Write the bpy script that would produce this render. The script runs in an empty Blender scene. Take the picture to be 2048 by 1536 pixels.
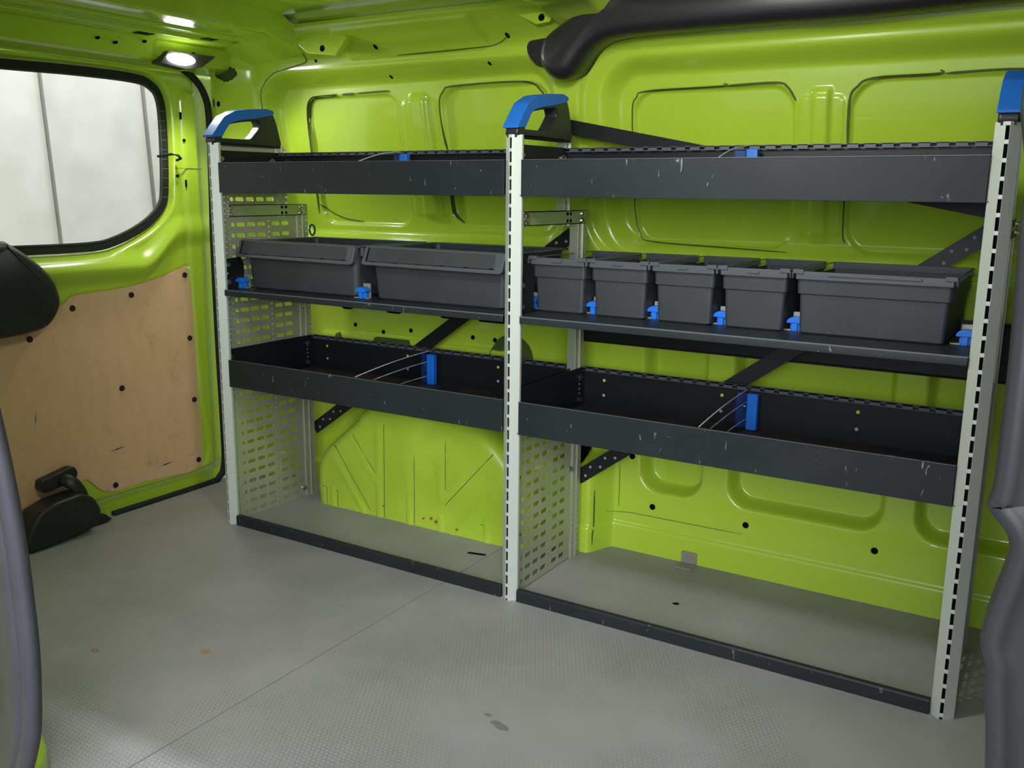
import bpy, math, random
import numpy as np
from mathutils import Matrix, Vector
random.seed(7)
sc = bpy.context.scene
COL = sc.collection

# ------------------------------------------------------------------ camera, world, light, exposure
CAMR = Matrix(((0.8514027, -0.1145817, 0.51184419),
               (0.52441967, 0.16759343, -0.83480324),
               (0.00987145, 0.9791749, 0.2027784)))
cam_d = bpy.data.cameras.new('camera'); cam = bpy.data.objects.new('camera', cam_d); COL.objects.link(cam)
cam.matrix_world = Matrix.Translation((2.08507, -1.81427, 0.97835)) @ CAMR.to_4x4()
cam_d.sensor_fit = 'HORIZONTAL'; cam_d.sensor_width = 36; cam_d.lens = 36 * 1865.92 / 2048
cam_d.clip_start = 0.02; cam_d.clip_end = 60
sc.camera = cam
sc.view_settings.view_transform = 'Standard'; sc.view_settings.look = 'None'
sc.view_settings.gamma = 1; sc.view_settings.use_curve_mapping = False
sc.view_settings.exposure = 0.0
w = bpy.data.worlds.new('garage_air'); sc.world = w; w.use_nodes = True
bg = w.node_tree.nodes['Background']; bg.inputs[0].default_value = (0.86, 0.92, 1.0, 1); bg.inputs[1].default_value = 0.75

def area(name, loc, target, sx, sy, power, col=(1, 1, 1)):
    d = bpy.data.lights.new(name, 'AREA'); d.shape = 'RECTANGLE'; d.size = sx; d.size_y = sy
    d.energy = power; d.color = col
    o = bpy.data.objects.new(name, d); COL.objects.link(o)
    o.location = loc
    o.rotation_euler = (Vector(target) - Vector(loc)).to_track_quat('-Z', 'Y').to_euler()
    return o
# garage ceiling tube outside the open sliding door, an added fill panel, a light behind the van
area('garage_tube_light', (1.1, -1.78, 3.4), (1.1, -1.05, 0.0), 2.0, 0.08, 110, (0.93, 0.96, 1.0))
area('garage_fill_light', (2.8, -3.9, 1.7), (0.7, 0.3, 0.7), 2.6, 1.5, 160, (0.95, 0.97, 1.0))
area('rear_garage_light', (-0.75, 0.5, 2.9), (-1.9, 0.9, 0.9), 2.2, 0.5, 40, (1.0, 0.98, 0.95))

# added unseen fill under the roof, brightens the upper right wall
d = bpy.data.lights.new('roof_fill_light', 'AREA'); d.size = .16; d.energy = 8; d.color = (1, .99, .96)
o = bpy.data.objects.new('roof_fill_light', d); COL.objects.link(o); o.location = (1.35, -.72, 1.40)
o.rotation_euler = (Vector((1.25, .35, .70)) - o.location).to_track_quat('-Z', 'Y').to_euler()

# ------------------------------------------------------------------ materials
def lin(r, g, b):
    f = lambda c: (c / 255) / 12.92 if c / 255 <= 0.04045 else ((c / 255 + 0.055) / 1.055) ** 2.4
    return (f(r), f(g), f(b), 1)
M = {}
def mat(name, col, rough=0.5, metal=0.0, coat=0.0, spec=0.5, trans=0.0, emit=None, var=None, bump=None, ior=None):
    m = bpy.data.materials.new(name); m.use_nodes = True
    nt = m.node_tree; b = nt.nodes['Principled BSDF']
    b.inputs['Base Color'].default_value = col; b.inputs['Roughness'].default_value = rough
    b.inputs['Metallic'].default_value = metal; b.inputs['Coat Weight'].default_value = coat
    b.inputs['Coat Roughness'].default_value = 0.06
    b.inputs['Specular IOR Level'].default_value = spec; b.inputs['Transmission Weight'].default_value = trans
    if ior: b.inputs['IOR'].default_value = ior
    if emit:
        b.inputs['Emission Color'].default_value = emit[0]; b.inputs['Emission Strength'].default_value = emit[1]
    tc = nt.nodes.new('ShaderNodeTexCoord')
    if var:                                  # (scale, low colour, high colour, lo, hi)
        n = nt.nodes.new('ShaderNodeTexNoise'); n.inputs['Scale'].default_value = var[0]; n.inputs['Detail'].default_value = 6
        r = nt.nodes.new('ShaderNodeValToRGB'); r.color_ramp.elements[0].position = var[3]; r.color_ramp.elements[1].position = var[4]
        r.color_ramp.elements[0].color = var[1]; r.color_ramp.elements[1].color = var[2]
        nt.links.new(tc.outputs['Object'], n.inputs['Vector']); nt.links.new(n.outputs['Fac'], r.inputs['Fac'])
        nt.links.new(r.outputs['Color'], b.inputs['Base Color'])
    if bump:                                 # (scale, strength, distance)
        n = nt.nodes.new('ShaderNodeTexNoise'); n.inputs['Scale'].default_value = bump[0]; n.inputs['Detail'].default_value = 3
        bp = nt.nodes.new('ShaderNodeBump'); bp.inputs['Strength'].default_value = bump[1]; bp.inputs['Distance'].default_value = bump[2]
        nt.links.new(tc.outputs['Object'], n.inputs['Vector']); nt.links.new(n.outputs['Fac'], bp.inputs['Height'])
        nt.links.new(bp.outputs['Normal'], b.inputs['Normal'])
    M[name] = m
    return m

mat('lime_paint', lin(172, 202, 58), 0.22, coat=0.5, bump=(3.0, 0.25, 0.004))
mat('lime_paint_matt', lin(172, 202, 58), 0.35, coat=0.2, var=(9, lin(164, 195, 54), lin(178, 206, 62), 0.35, 0.7))
mat('alu', lin(192, 198, 191), 0.42, 0.25, bump=(60, 0.05, 0.001))
mat('alu_bright', lin(190, 194, 186), 0.34, 0.75)
mat('galv', lin(186, 186, 172), 0.45, 0.6, bump=(14, 0.2, 0.003))
mat('black_metal', lin(22, 23, 27), 0.42, 0.0, spec=0.3)
mat('gap_shade_green', lin(66, 80, 26), 0.7)  # dark olive: the shade in gaps and openings is put into the colour
mat('blue_dark', lin(22, 52, 118), 0.4)
mat('hole_black', lin(8, 9, 8), 0.9, spec=0.1)
mat('bin_plastic', lin(52, 55, 58), 0.5, spec=0.4, var=(7, lin(48, 51, 54), lin(56, 59, 62), 0.3, 0.7), bump=(120, 0.05, 0.001))
mat('bin_rim_plastic', lin(70, 75, 81), 0.42, spec=0.5)
mat('dark_plastic', lin(33, 34, 37), 0.42, spec=0.45, bump=(200, 0.08, 0.0005))
mat('cover_plastic', lin(38, 35, 40), 0.34, spec=0.5, bump=(220, 0.05, 0.0004))
mat('trim_plastic', lin(52, 52, 58), 0.42, spec=0.5, bump=(40, 0.06, 0.001))
mat('rubber', lin(34, 34, 34), 0.7, spec=0.3)
mat('rubber_grey', lin(66, 65, 72), 0.62, spec=0.35, var=(14, lin(63, 62, 69), lin(70, 69, 76), 0.3, 0.7))
mat('blue_plastic', lin(24, 104, 206), 0.38, spec=0.5)
mat('blue_grip', lin(30, 100, 190), 0.5, spec=0.4)
mat('bolt_steel', lin(205, 205, 205), 0.22, 1.0)
mat('steel_clip', lin(150, 150, 142), 0.5, 0.5)
mat('white_sheet', lin(214, 212, 205), 0.55, var=(5, lin(206, 204, 196), lin(220, 218, 212), 0.35, 0.65))
mat('acrylic', (0.85, 0.88, 0.9, 1), 0.02, trans=1.0, ior=1.02)
mat('acrylic_edge', lin(190, 192, 195), 0.3)
mat('glass', (0.97, 0.98, 0.97, 1), 0.0, trans=1.0, ior=1.03)
mat('lamp_lens', (1, 1, 1, 1), 0.3, emit=((1, 1, 1, 1), 16))
mat('mark_dark', lin(62, 60, 56), 0.8)
mat('mark_damp', lin(118, 119, 116), 0.4)
mat('worn_edge', lin(96, 103, 108), 0.35, 0.3)
mat('tray_dust', lin(60, 54, 50), 0.6, var=(6, lin(36, 38, 41), lin(78, 66, 58), 0.35, 0.72))
mat('mark_pale', lin(150, 152, 150), 0.7)
mat('mark_wood', lin(150, 128, 92), 0.8)
mat('rust', lin(150, 96, 52), 0.9)

def tray_material():                          # dark blue-grey powder coat with pale scuffs
    m = mat('tray_paint', lin(58, 66, 72), 0.45, spec=0.3)
    nt = m.node_tree; b = nt.nodes['Principled BSDF']; L = nt.links
    tc = nt.nodes.new('ShaderNodeTexCoord')
    n = nt.nodes.new('ShaderNodeTexNoise'); n.inputs['Scale'].default_value = 5; n.inputs['Detail'].default_value = 5
    r = nt.nodes.new('ShaderNodeValToRGB'); r.color_ramp.elements[0].color = lin(28, 33, 37); r.color_ramp.elements[1].color = lin(36, 41, 45)
    r.color_ramp.elements[0].position = .3; r.color_ramp.elements[1].position = .7
    L.new(tc.outputs['Object'], n.inputs['Vector']); L.new(n.outputs['Fac'], r.inputs['Fac'])
    mp = nt.nodes.new('ShaderNodeMapping'); mp.inputs['Rotation'].default_value = (0, 0.5, 0); mp.inputs['Scale'].default_value = (70, 70, 22)
    n2 = nt.nodes.new('ShaderNodeTexNoise'); n2.inputs['Scale'].default_value = 1; n2.inputs['Detail'].default_value = 2; n2.inputs['Distortion'].default_value = 1.6
    r2 = nt.nodes.new('ShaderNodeValToRGB'); r2.color_ramp.elements[0].position = .70; r2.color_ramp.elements[1].position = .75
    r2.color_ramp.elements[1].color = (.55, .55, .55, 1)
    L.new(tc.outputs['Object'], mp.inputs['Vector']); L.new(mp.outputs['Vector'], n2.inputs['Vector']); L.new(n2.outputs['Fac'], r2.inputs['Fac'])
    mx = nt.nodes.new('ShaderNodeMixRGB'); mx.inputs[2].default_value = lin(150, 158, 160)
    L.new(r2.outputs['Color'], mx.inputs[0]); L.new(r.outputs['Color'], mx.inputs[1]); L.new(mx.outputs['Color'], b.inputs['Base Color'])
tray_material()

def ply_material():
    m = mat('plywood', lin(160, 130, 96), 0.55, spec=0.35)
    nt = m.node_tree; b = nt.nodes['Principled BSDF']; L = nt.links
    tc = nt.nodes.new('ShaderNodeTexCoord')
    mp = nt.nodes.new('ShaderNodeMapping'); mp.inputs['Scale'].default_value = (1, 14, 4)
    n = nt.nodes.new('ShaderNodeTexNoise'); n.inputs['Scale'].default_value = 2.4; n.inputs['Detail'].default_value = 7
    r = nt.nodes.new('ShaderNodeValToRGB'); r.color_ramp.elements[0].color = lin(208, 170, 134); r.color_ramp.elements[1].color = lin(216, 178, 142)
    r.color_ramp.elements[0].position = .3; r.color_ramp.elements[1].position = .7
    L.new(tc.outputs['Object'], mp.inputs['Vector']); L.new(mp.outputs['Vector'], n.inputs['Vector']); L.new(n.outputs['Fac'], r.inputs['Fac'])
    n2 = nt.nodes.new('ShaderNodeTexNoise'); n2.inputs['Scale'].default_value = 11; n2.inputs['Detail'].default_value = 9; n2.inputs['Roughness'].default_value = .7
    r2 = nt.nodes.new('ShaderNodeValToRGB'); r2.color_ramp.elements[0].position = .58; r2.color_ramp.elements[1].position = .76
    r2.color_ramp.elements[1].color = (.5, .5, .5, 1)
    L.new(tc.outputs['Object'], n2.inputs['Vector']); L.new(n2.outputs['Fac'], r2.inputs['Fac'])
    mx = nt.nodes.new('ShaderNodeMixRGB'); mx.inputs[2].default_value = lin(104, 78, 56)
    L.new(r2.outputs['Color'], mx.inputs[0]); L.new(r.outputs['Color'], mx.inputs[1])
    n3 = nt.nodes.new('ShaderNodeTexNoise'); n3.inputs['Scale'].default_value = 5; n3.inputs['Detail'].default_value = 4
    r3 = nt.nodes.new('ShaderNodeValToRGB'); r3.color_ramp.elements[0].position = .62; r3.color_ramp.elements[1].position = .8
    r3.color_ramp.elements[1].color = (.5, .5, .5, 1)
    mp3 = nt.nodes.new('ShaderNodeMapping'); mp3.inputs['Location'].default_value = (3, 1.7, 4)
    L.new(tc.outputs['Object'], mp3.inputs['Vector']); L.new(mp3.outputs['Vector'], n3.inputs['Vector']); L.new(n3.outputs['Fac'], r3.inputs['Fac'])
    mx2 = nt.nodes.new('ShaderNodeMixRGB'); mx2.inputs[2].default_value = lin(190, 170, 145)
    L.new(r3.outputs['Color'], mx2.inputs[0]); L.new(mx.outputs['Color'], mx2.inputs[1]); L.new(mx2.outputs['Color'], b.inputs['Base Color'])
ply_material()

def floor_material():
    m = mat('floor_sheet', lin(140, 142, 138), 0.5, spec=0.4)
    nt = m.node_tree; b = nt.nodes['Principled BSDF']; L = nt.links; N = nt.nodes
    def vm(op, a, c=None, s=None):
        x = N.new('ShaderNodeVectorMath'); x.operation = op
        for i, v in enumerate((a, c)):
            if v is None: continue
            if isinstance(v, (tuple, list)): x.inputs[i].default_value = v
            else: L.new(v, x.inputs[i])
        if s is not None: x.inputs['Scale'].default_value = s
        return x
    def ma(op, a, c=None, clamp=False):
        x = N.new('ShaderNodeMath'); x.operation = op; x.use_clamp = clamp
        for i, v in enumerate((a, c)):
            if v is None: continue
            if isinstance(v, (int, float)): x.inputs[i].default_value = v
            else: L.new(v, x.inputs[i])
        return x.outputs[0]
    tc = N.new('ShaderNodeTexCoord')
    fl = N.new('ShaderNodeMapping'); fl.inputs['Scale'].default_value = (1, 1, 0)
    L.new(tc.outputs['Object'], fl.inputs['Vector'])
    p = vm('SCALE', fl.outputs['Vector'], s=100.0).outputs[0]         # 10 mm hexagons
    p = vm('ADD', p, (500, 866.0, 0)).outputs[0]
    R = (1.0, 1.7320508, 1.0); Hh = (0.5, 0.8660254, 0.0)
    a = vm('SUBTRACT', vm('MODULO', p, R).outputs[0], Hh).outputs[0]
    c = vm('SUBTRACT', vm('MODULO', vm('SUBTRACT', p, Hh).outputs[0], R).outputs[0], Hh).outputs[0]
    la = vm('LENGTH', a).outputs['Value']; lc = vm('LENGTH', c).outputs['Value']
    sel = ma('LESS_THAN', la, lc)
    mix = N.new('ShaderNodeMix'); mix.data_type = 'VECTOR'
    L.new(sel, mix.inputs[0]); L.new(c, mix.inputs[4]); L.new(a, mix.inputs[5])
    g = vm('ABSOLUTE', mix.outputs[1]).outputs[0]
    sx = N.new('ShaderNodeSeparateXYZ'); L.new(g, sx.inputs[0])
    d = ma('MAXIMUM', sx.outputs[0], vm('DOT_PRODUCT', g, (0.5, 0.8660254, 0)).outputs['Value'])   # 0 centre .. .5 edge
    edge = ma('MULTIPLY', ma('SUBTRACT', d, 0.42, True), 13.0, True)
    n = N.new('ShaderNodeTexNoise'); n.inputs['Scale'].default_value = 2.6; n.inputs['Detail'].default_value = 5
    L.new(tc.outputs['Object'], n.inputs['Vector'])
    worn = ma('MULTIPLY', ma('SUBTRACT', n.outputs['Fac'], 0.40, True), 5.0, True)
    em = ma('MULTIPLY', edge, worn)
    r = N.new('ShaderNodeValToRGB'); r.color_ramp.elements[0].position = .3; r.color_ramp.elements[1].position = .72
    r.color_ramp.elements[0].color = lin(140, 140, 139); r.color_ramp.elements[1].color = lin(158, 155, 158)
    n2 = N.new('ShaderNodeTexNoise'); n2.inputs['Scale'].default_value = 3.5; n2.inputs['Detail'].default_value = 9; n2.inputs['Roughness'].default_value = .62
    L.new(tc.outputs['Object'], n2.inputs['Vector']); L.new(n2.outputs['Fac'], r.inputs['Fac'])
    mx = N.new('ShaderNodeMixRGB'); mx.inputs[2].default_value = lin(88, 90, 88)
    L.new(ma('MULTIPLY', em, 0.42), mx.inputs[0]); L.new(r.outputs['Color'], mx.inputs[1])
    n3 = N.new('ShaderNodeTexNoise'); n3.inputs['Scale'].default_value = 30; n3.inputs['Detail'].default_value = 4
    L.new(tc.outputs['Object'], n3.inputs['Vector'])
    r3 = N.new('ShaderNodeValToRGB'); r3.color_ramp.elements[0].position = .70; r3.color_ramp.elements[1].position = .78
    r3.color_ramp.elements[1].color = (.5, .5, .5, 1)
    L.new(n3.outputs['Fac'], r3.inputs['Fac'])
    mx2 = N.new('ShaderNodeMixRGB'); mx2.inputs[2].default_value = lin(112, 106, 98)
    L.new(r3.outputs['Color'], mx2.inputs[0]); L.new(mx.outputs['Color'], mx2.inputs[1]); L.new(mx2.outputs['Color'], b.inputs['Base Color'])
    bp = N.new('ShaderNodeBump'); bp.inputs['Strength'].default_value = 0.5; bp.inputs['Distance'].default_value = 0.0015; bp.invert = True
    L.new(em, bp.inputs['Height']); L.new(bp.outputs['Normal'], b.inputs['Normal'])
floor_material()

# ------------------------------------------------------------------ helpers
class MB:
    def __init__(s): s.v = []; s.f = []
    def add(s, vs, fs):
        o = len(s.v); s.v.extend([tuple(map(float, p)) for p in vs]); s.f.extend([tuple(i + o for i in f) for f in fs]); return s
    def box(s, x0, x1, y0, y1, z0, z1):
        return s.add([(x0, y0, z0), (x1, y0, z0), (x1, y1, z0), (x0, y1, z0), (x0, y0, z1), (x1, y0, z1), (x1, y1, z1), (x0, y1, z1)],
                     [(0, 3, 2, 1), (4, 5, 6, 7), (0, 1, 5, 4), (1, 2, 6, 5), (2, 3, 7, 6), (3, 0, 4, 7)])
    def prism(s, poly, axis, a, b):
        """extrude a 2-D polygon along an axis; poly coords are the two remaining axes in xyz order"""
        def P(u, v, t): return {'X': (t, u, v), 'Y': (u, t, v), 'Z': (u, v, t)}[axis]
        n = len(poly)
        vs = [P(u, v, a) for u, v in poly] + [P(u, v, b) for u, v in poly]
        fs = [tuple(range(n)), tuple(range(2 * n - 1, n - 1, -1))] + [(i, i + n, (i + 1) % n + n, (i + 1) % n) for i in range(n)]
        return s.add(vs, fs)
    def ring_prism(s, outer, inner, axis, a, b):
        def P(u, v, t): return {'X': (t, u, v), 'Y': (u, t, v), 'Z': (u, v, t)}[axis]
        n = len(outer); vs = []
        for loop, t in ((outer, a), (inner, a), (outer, b), (inner, b)): vs += [P(u, v, t) for u, v in loop]
        fs = []
        for i in range(n):
            j = (i + 1) % n
            fs += [(i, j, n + j, n + i), (2 * n + i, 3 * n + i, 3 * n + j, 2 * n + j),
                   (i, 2 * n + i, 2 * n + j, j), (n + i, n + j, 3 * n + j, 3 * n + i)]
        return s.add(vs, fs)
    def cyl(s, p, q, r, n=12, r2=None):
        p = Vector(p); q = Vector(q); d = (q - p).normalized()
        u = d.orthogonal().normalized(); v = d.cross(u); r2 = r if r2 is None else r2
        vs = [p + (u * math.cos(2 * math.pi * i / n) + v * math.sin(2 * math.pi * i / n)) * r for i in range(n)]
        vs += [q + (u * math.cos(2 * math.pi * i / n) + v * math.sin(2 * math.pi * i / n)) * r2 for i in range(n)]
        return s.add(vs, [tuple(range(n - 1, -1, -1)), tuple(range(n, 2 * n))] + [(i, (i + 1) % n, (i + 1) % n + n, i + n) for i in range(n)])
    def tube(s, path, prof, up=(0, 1, 0), closed=False, caps=True):
        """sweep profile [(a,b)] along path; a along side axis (tangent x up), b along up"""
        path = [Vector(p) for p in path]; n = len(prof); m = len(path); up = Vector(up); vs = []
        for i, p in enumerate(path):
            if closed: t = path[(i + 1) % m] - path[i - 1]
            else: t = path[min(i + 1, m - 1)] - path[max(i - 1, 0)]
            t.normalize(); sd = t.cross(up)
            if sd.length < 1e-6: sd = t.orthogonal()
            sd.normalize(); uu = sd.cross(t)
            vs += [p + sd * a + uu * b for a, b in prof]
        fs = []
        for i in range(m if closed else m - 1):
            k = (i + 1) % m
            for j in range(n):
                l = (j + 1) % n; fs.append((i * n + j, i * n + l, k * n + l, k * n + j))
        if not closed and caps: fs += [tuple(range(n - 1, -1, -1)), tuple((m - 1) * n + j for j in range(n))]
        return s.add(vs, fs)
    def build(s, name, m, parent=None, bevel=0.0, smooth=False, solid=0.0, seg=2, off=None):
        off = Vector(off) if off is not None else (parent_base(parent) if parent else Vector((0, 0, 0)))
        me = bpy.data.meshes.new(name)
        me.from_pydata([(x - off.x, y - off.y, z - off.z) for x, y, z in s.v], [], s.f)
        me.materials.append(M[m] if isinstance(m, str) else m); me.validate(); me.update()
        if smooth: me.polygons.foreach_set('use_smooth', [True] * len(me.polygons))
        o = bpy.data.objects.new(name, me); COL.objects.link(o)
        if parent: o.parent = parent
        elif off.length: o.location = off
        if solid:
            k = o.modifiers.new('s', 'SOLIDIFY'); k.thickness = solid; k.offset = 0
        if bevel:
            k = o.modifiers.new('b', 'BEVEL'); k.width = bevel; k.segments = seg; k.limit_method = 'ANGLE'; k.angle_limit = math.radians(40)
            k.harden_normals = False
            if not smooth:
                me.polygons.foreach_set('use_smooth', [True] * len(me.polygons))
                e = o.modifiers.new('wn', 'WEIGHTED_NORMAL'); e.keep_sharp = True
        return o
def parent_base(o):
    v = Vector((0, 0, 0))
    while o: v += o.location; o = o.parent
    return v
def circ(r, n=10, e=1.0): return [(r * math.cos(2 * math.pi * i / n), r * e * math.sin(2 * math.pi * i / n)) for i in range(n)]
def empty(name, loc=(0, 0, 0), parent=None):
    o = bpy.data.objects.new(name, None); o.location = loc; o.empty_display_size = .05; COL.objects.link(o)
    if parent: o.parent = parent
    return o
def tag(o, label=None, cat=None, group=None, kind=None):
    if label: o['label'] = label
    if cat: o['category'] = cat
    if group: o['group'] = group
    if kind: o['kind'] = kind
    return o
def copy_tree(o, parent=None):
    c = o.copy(); COL.objects.link(c)
    if parent: c.parent = parent
    for ch in [x for x in list(COL.objects) if x.parent == o]: copy_tree(ch, c)
    return c
def smooth_poly(pts, n=6, closed=True):
    """catmull-rom through points"""
    P = [np.array(p, float) for p in pts]; m = len(P); out = []
    for i in range(m if closed else m - 1):
        if closed: a, b, c, d = P[i - 1], P[i], P[(i + 1) % m], P[(i + 2) % m]
        else: a, b, c, d = P[max(i - 1, 0)], P[i], P[i + 1], P[min(i + 2, m - 1)]
        for k in range(n):
            t = k / n
            out.append(tuple(0.5 * (2 * b + (c - a) * t + (2 * a - 5 * b + 4 * c - d) * t * t + (3 * b - a - 3 * c + d) * t ** 3)))
    if not closed: out.append(tuple(P[-1]))
    return out
def round_poly(pts, r, n=4):
    """round every corner of a closed polygon"""
    out = []; m = len(pts)
    for i in range(m):
        p0, p, p1 = Vector(pts[i - 1]), Vector(pts[i]), Vector(pts[(i + 1) % m])
        a = (p0 - p); b = (p1 - p); k = min(r, a.length * .45, b.length * .45)
        A = p + a.normalized() * k; B = p + b.normalized() * k
        for j in range(n + 1):
            t = j / n; q = A * (1 - t) ** 2 + p * 2 * t * (1 - t) + B * t * t; out.append((q[0], q[1]))
    return out
def sstep(d, w): t = np.clip(d / w, 0, 1); return t * t * (3 - 2 * t)
def rr(x, z, x0, x1, z0, z1, r):
    qx = np.abs(x - (x0 + x1) / 2) - (x1 - x0) / 2 + r; qz = np.abs(z - (z0 + z1) / 2) - (z1 - z0) / 2 + r
    return np.hypot(np.maximum(qx, 0), np.maximum(qz, 0)) + np.minimum(np.maximum(qx, qz), 0) - r
def poly_sdf(px, pz, poly):
    d = np.full(px.shape, 1e9); inside = np.zeros(px.shape, bool); n = len(poly)
    for i in range(n):
        ax, az = poly[i]; bx, bz = poly[(i + 1) % n]
        ex, ez = bx - ax, bz - az; wx, wz = px - ax, pz - az
        t = np.clip((wx * ex + wz * ez) / (ex * ex + ez * ez + 1e-12), 0, 1)
        d = np.minimum(d, np.hypot(wx - t * ex, wz - t * ez))
        c = ((az > pz) != (bz > pz)) & (px < (bx - ax) * (pz - az) / (bz - az + 1e-12) + ax); inside ^= c
    return np.where(inside, -d, d)
def height_mesh(name, U, V, P, m, parent=None, keep=None, flip=False):
    """grid mesh; P is (nu,nv,3); keep = mask of kept vertices"""
    nu, nv = len(U), len(V); idx = np.arange(nu * nv).reshape(nu, nv)
    f = np.stack([idx[:-1, :-1], idx[1:, :-1], idx[1:, 1:], idx[:-1, 1:]], -1).reshape(-1, 4)
    if flip: f = f[:, ::-1]
    if keep is not None: k = keep.reshape(-1)[f].all(1); f = f[k]
    off = np.array(parent_base(parent)) if parent else np.zeros(3)
    me = bpy.data.meshes.new(name); me.from_pydata((P.reshape(-1, 3) - off).tolist(), [], f.tolist())
    me.materials.append(M[m]); me.update(); me.polygons.foreach_set('use_smooth', [True] * len(me.polygons))
    o = bpy.data.objects.new(name, me); COL.objects.link(o)
    if parent: o.parent = parent
    return o

W1, W2 = 0.970, 0.974; XT = W1 + W2

# ------------------------------------------------------------------ floor
fl = empty('floor'); tag(fl, kind='structure')
for i, (a, b) in enumerate(((-0.362, 0.7760), (0.7790, 2.7))):
    MB().box(a, b, -1.06, 0.52, -0.018, 0.0).build('floor_sheet', 'floor_sheet', fl, bevel=0.0006)
MB().box(-.36, 2.7, -1.06, .5, -.03, -.0181).build('subfloor', 'rubber', fl)
MB().box(-0.372, -0.362, -0.16, 0.30, -0.02, 0.002).build('edge_strip', 'alu', fl)
def floor_mark(name, pts, m, h=.0008):
    MB().prism(pts, 'Z', 0.0, h).build(name, m, fl)
floor_mark('slot', round_poly([(0.716, .186), (.719, .198), (.770, .209), (.768, .197)], .005), 'hole_black')
floor_mark('knot_hole', round_poly([(1.315, .192), (1.322, .204), (1.335, .202), (1.330, .190)], .006), 'hole_black')
floor_mark('worn_spot', round_poly([(0.548, -.586), (.556, -.570), (.575, -.574), (.566, -.590)], .006), 'mark_wood', .0004)
floor_mark('worn_spot', round_poly([(0.345, -.709), (.350, -.697), (.372, -.700), (.366, -.712)], .006), 'mark_wood', .0004)
floor_mark('damp_spot', round_poly([(1.222, -.478), (1.232, -.466), (1.262, -.474), (1.272, -.486), (1.250, -.492), (1.236, -.482)], .006), 'mark_damp', .0003)
floor_mark('damp_spot', round_poly([(1.198, -.462), (1.205, -.455), (1.220, -.458), (1.214, -.466)], .004), 'mark_damp', .0003)

# ------------------------------------------------------------------ side wall behind the rack
def yw(z): return 0.46 - 0.09 * sstep(z - 0.70, 0.65)
def wall_y(x, z):
    y = yw(z)
    y = y + 0.055 * sstep(-rr(x, z, -0.205, 0.865, 0.80, 1.330, 0.11), 0.050)
    y = y + 0.016 * sstep(-rr(x, z, 0.922, 2.40, 0.79, 1.338, 0.13), 0.02)
    y = y + 0.044 * sstep(-rr(x, z, 0.975, 2.36, 0.81, 1.310, 0.11), 0.050)
    cuts = [(-0.058, 0.30, 0.868, 1.257, 0.045), (0.458, 0.815, 0.868, 1.264, 0.06), (1.052, 1.462, 0.842, 1.229, 0.06), (1.584, 2.05, 0.838, 1.231, 0.07)]
    for a, b, c, d, r in cuts: y = y + 0.014 * sstep(-rr(x, z, a, b, c, d, r), 0.006)
    y = y - 0.014 * sstep(-rr(x + (z - 1.1) * 0.03, z, 0.352, 0.416, 0.89, 1.252, 0.008), 0.012)
    y = y - 0.004 * sstep(-rr(x, z, 0.318, 0.447, 0.90, 1.235, 0.02), 0.006) - 0.004 * sstep(-rr(x, z, 1.470, 1.576, 0.875, 1.20, 0.02), 0.006)
    y = y - 0.012 * sstep(-rr(x, z, 1.498, 1.548, 0.86, 1.217, 0.008), 0.012)
    for a, b in ((1.102, 1.282), (1.348, 1.737), (1.802, 2.07)):
        y = y + 0.058 * sstep(-rr(x, z, a, b, 0.176, 0.64, 0.062), 0.018)
    y = y - 0.007 * (1 - sstep(z - 0.070, 0.008))
    y = y - 0.085 * sstep(-rr(x, z, 0.72, 1.035, -0.1, 0.275, 0.03), 0.045)
    y = y + 0.05 * sstep(-rr(x, z, 0.915, 0.955, 0.205, 0.30, 0.012), 0.012)
    y = y - 0.010 * sstep(-rr(x, z, -0.05, 0.70, 0.30, 0.528, 0.02), 0.012)
    y = y - 0.006 * sstep(-rr(x, z, 0.18, 0.66, 1.345, 1.42, 0.01), 0.006)
    # the cant rail leans over into the roof
    y = y - 0.10 * sstep(z - 1.335, 0.10) ** 1.3
    s_ = sstep(-0.205 - x, 0.145); y = y * (1 - s_) + np.minimum(y, 0.314) * s_      # the corner pillar turns towards the rear door
    return y
wb = empty('wall_back', (1.0, .46, 0)); tag(wb, kind='structure')
U = np.arange(-0.353, 2.46, 0.0045); V = np.arange(-0.03, 1.446, 0.0045)
X, Z = np.meshgrid(U, V, indexing='ij')
P = np.stack([X, wall_y(X, Z), Z], -1)
tri = np.array([(-.340, 1.340), (-.332, 1.352), (-.305, 1.355), (-.276, 1.345), (-.270, 1.330), (-.283, 1.315), (-.300, 1.307), (-.325, 1.320)])
height_mesh('body_panel', U, V, P, 'lime_paint', wb, keep=poly_sdf(X, Z, [tuple(t) for t in tri]) > 0)
def on_wall(x, z, d=0.0):
    return (x, float(wall_y(np.array(float(x)), np.array(float(z)))) - d, z)
def wall_patch(name, pts, m, d=0.0012, parent=wb):
    b = MB(); n = len(pts); b.add([on_wall(x, z, d) for x, z in pts] + [on_wall(x, z, -.004) for x, z in pts],
        [tuple(range(n))] + [(i, i + n, (i + 1) % n + n, (i + 1) % n) for i in range(n)]); return b.build(name, m, parent)
def wall_line(name, pts, width, m='gap_shade_green', d=0.0028):
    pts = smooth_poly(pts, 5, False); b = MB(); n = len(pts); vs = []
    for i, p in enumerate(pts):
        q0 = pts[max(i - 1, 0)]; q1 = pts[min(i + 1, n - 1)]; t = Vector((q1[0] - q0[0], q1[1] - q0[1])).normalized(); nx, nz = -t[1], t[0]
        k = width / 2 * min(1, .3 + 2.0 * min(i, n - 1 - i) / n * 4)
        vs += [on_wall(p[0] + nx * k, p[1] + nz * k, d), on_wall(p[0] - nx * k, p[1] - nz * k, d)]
    b.add(vs, [(2 * i, 2 * i + 1, 2 * i + 3, 2 * i + 2) for i in range(n - 1)]); return b.build(name, m, wb, solid=0.0008)
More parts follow.
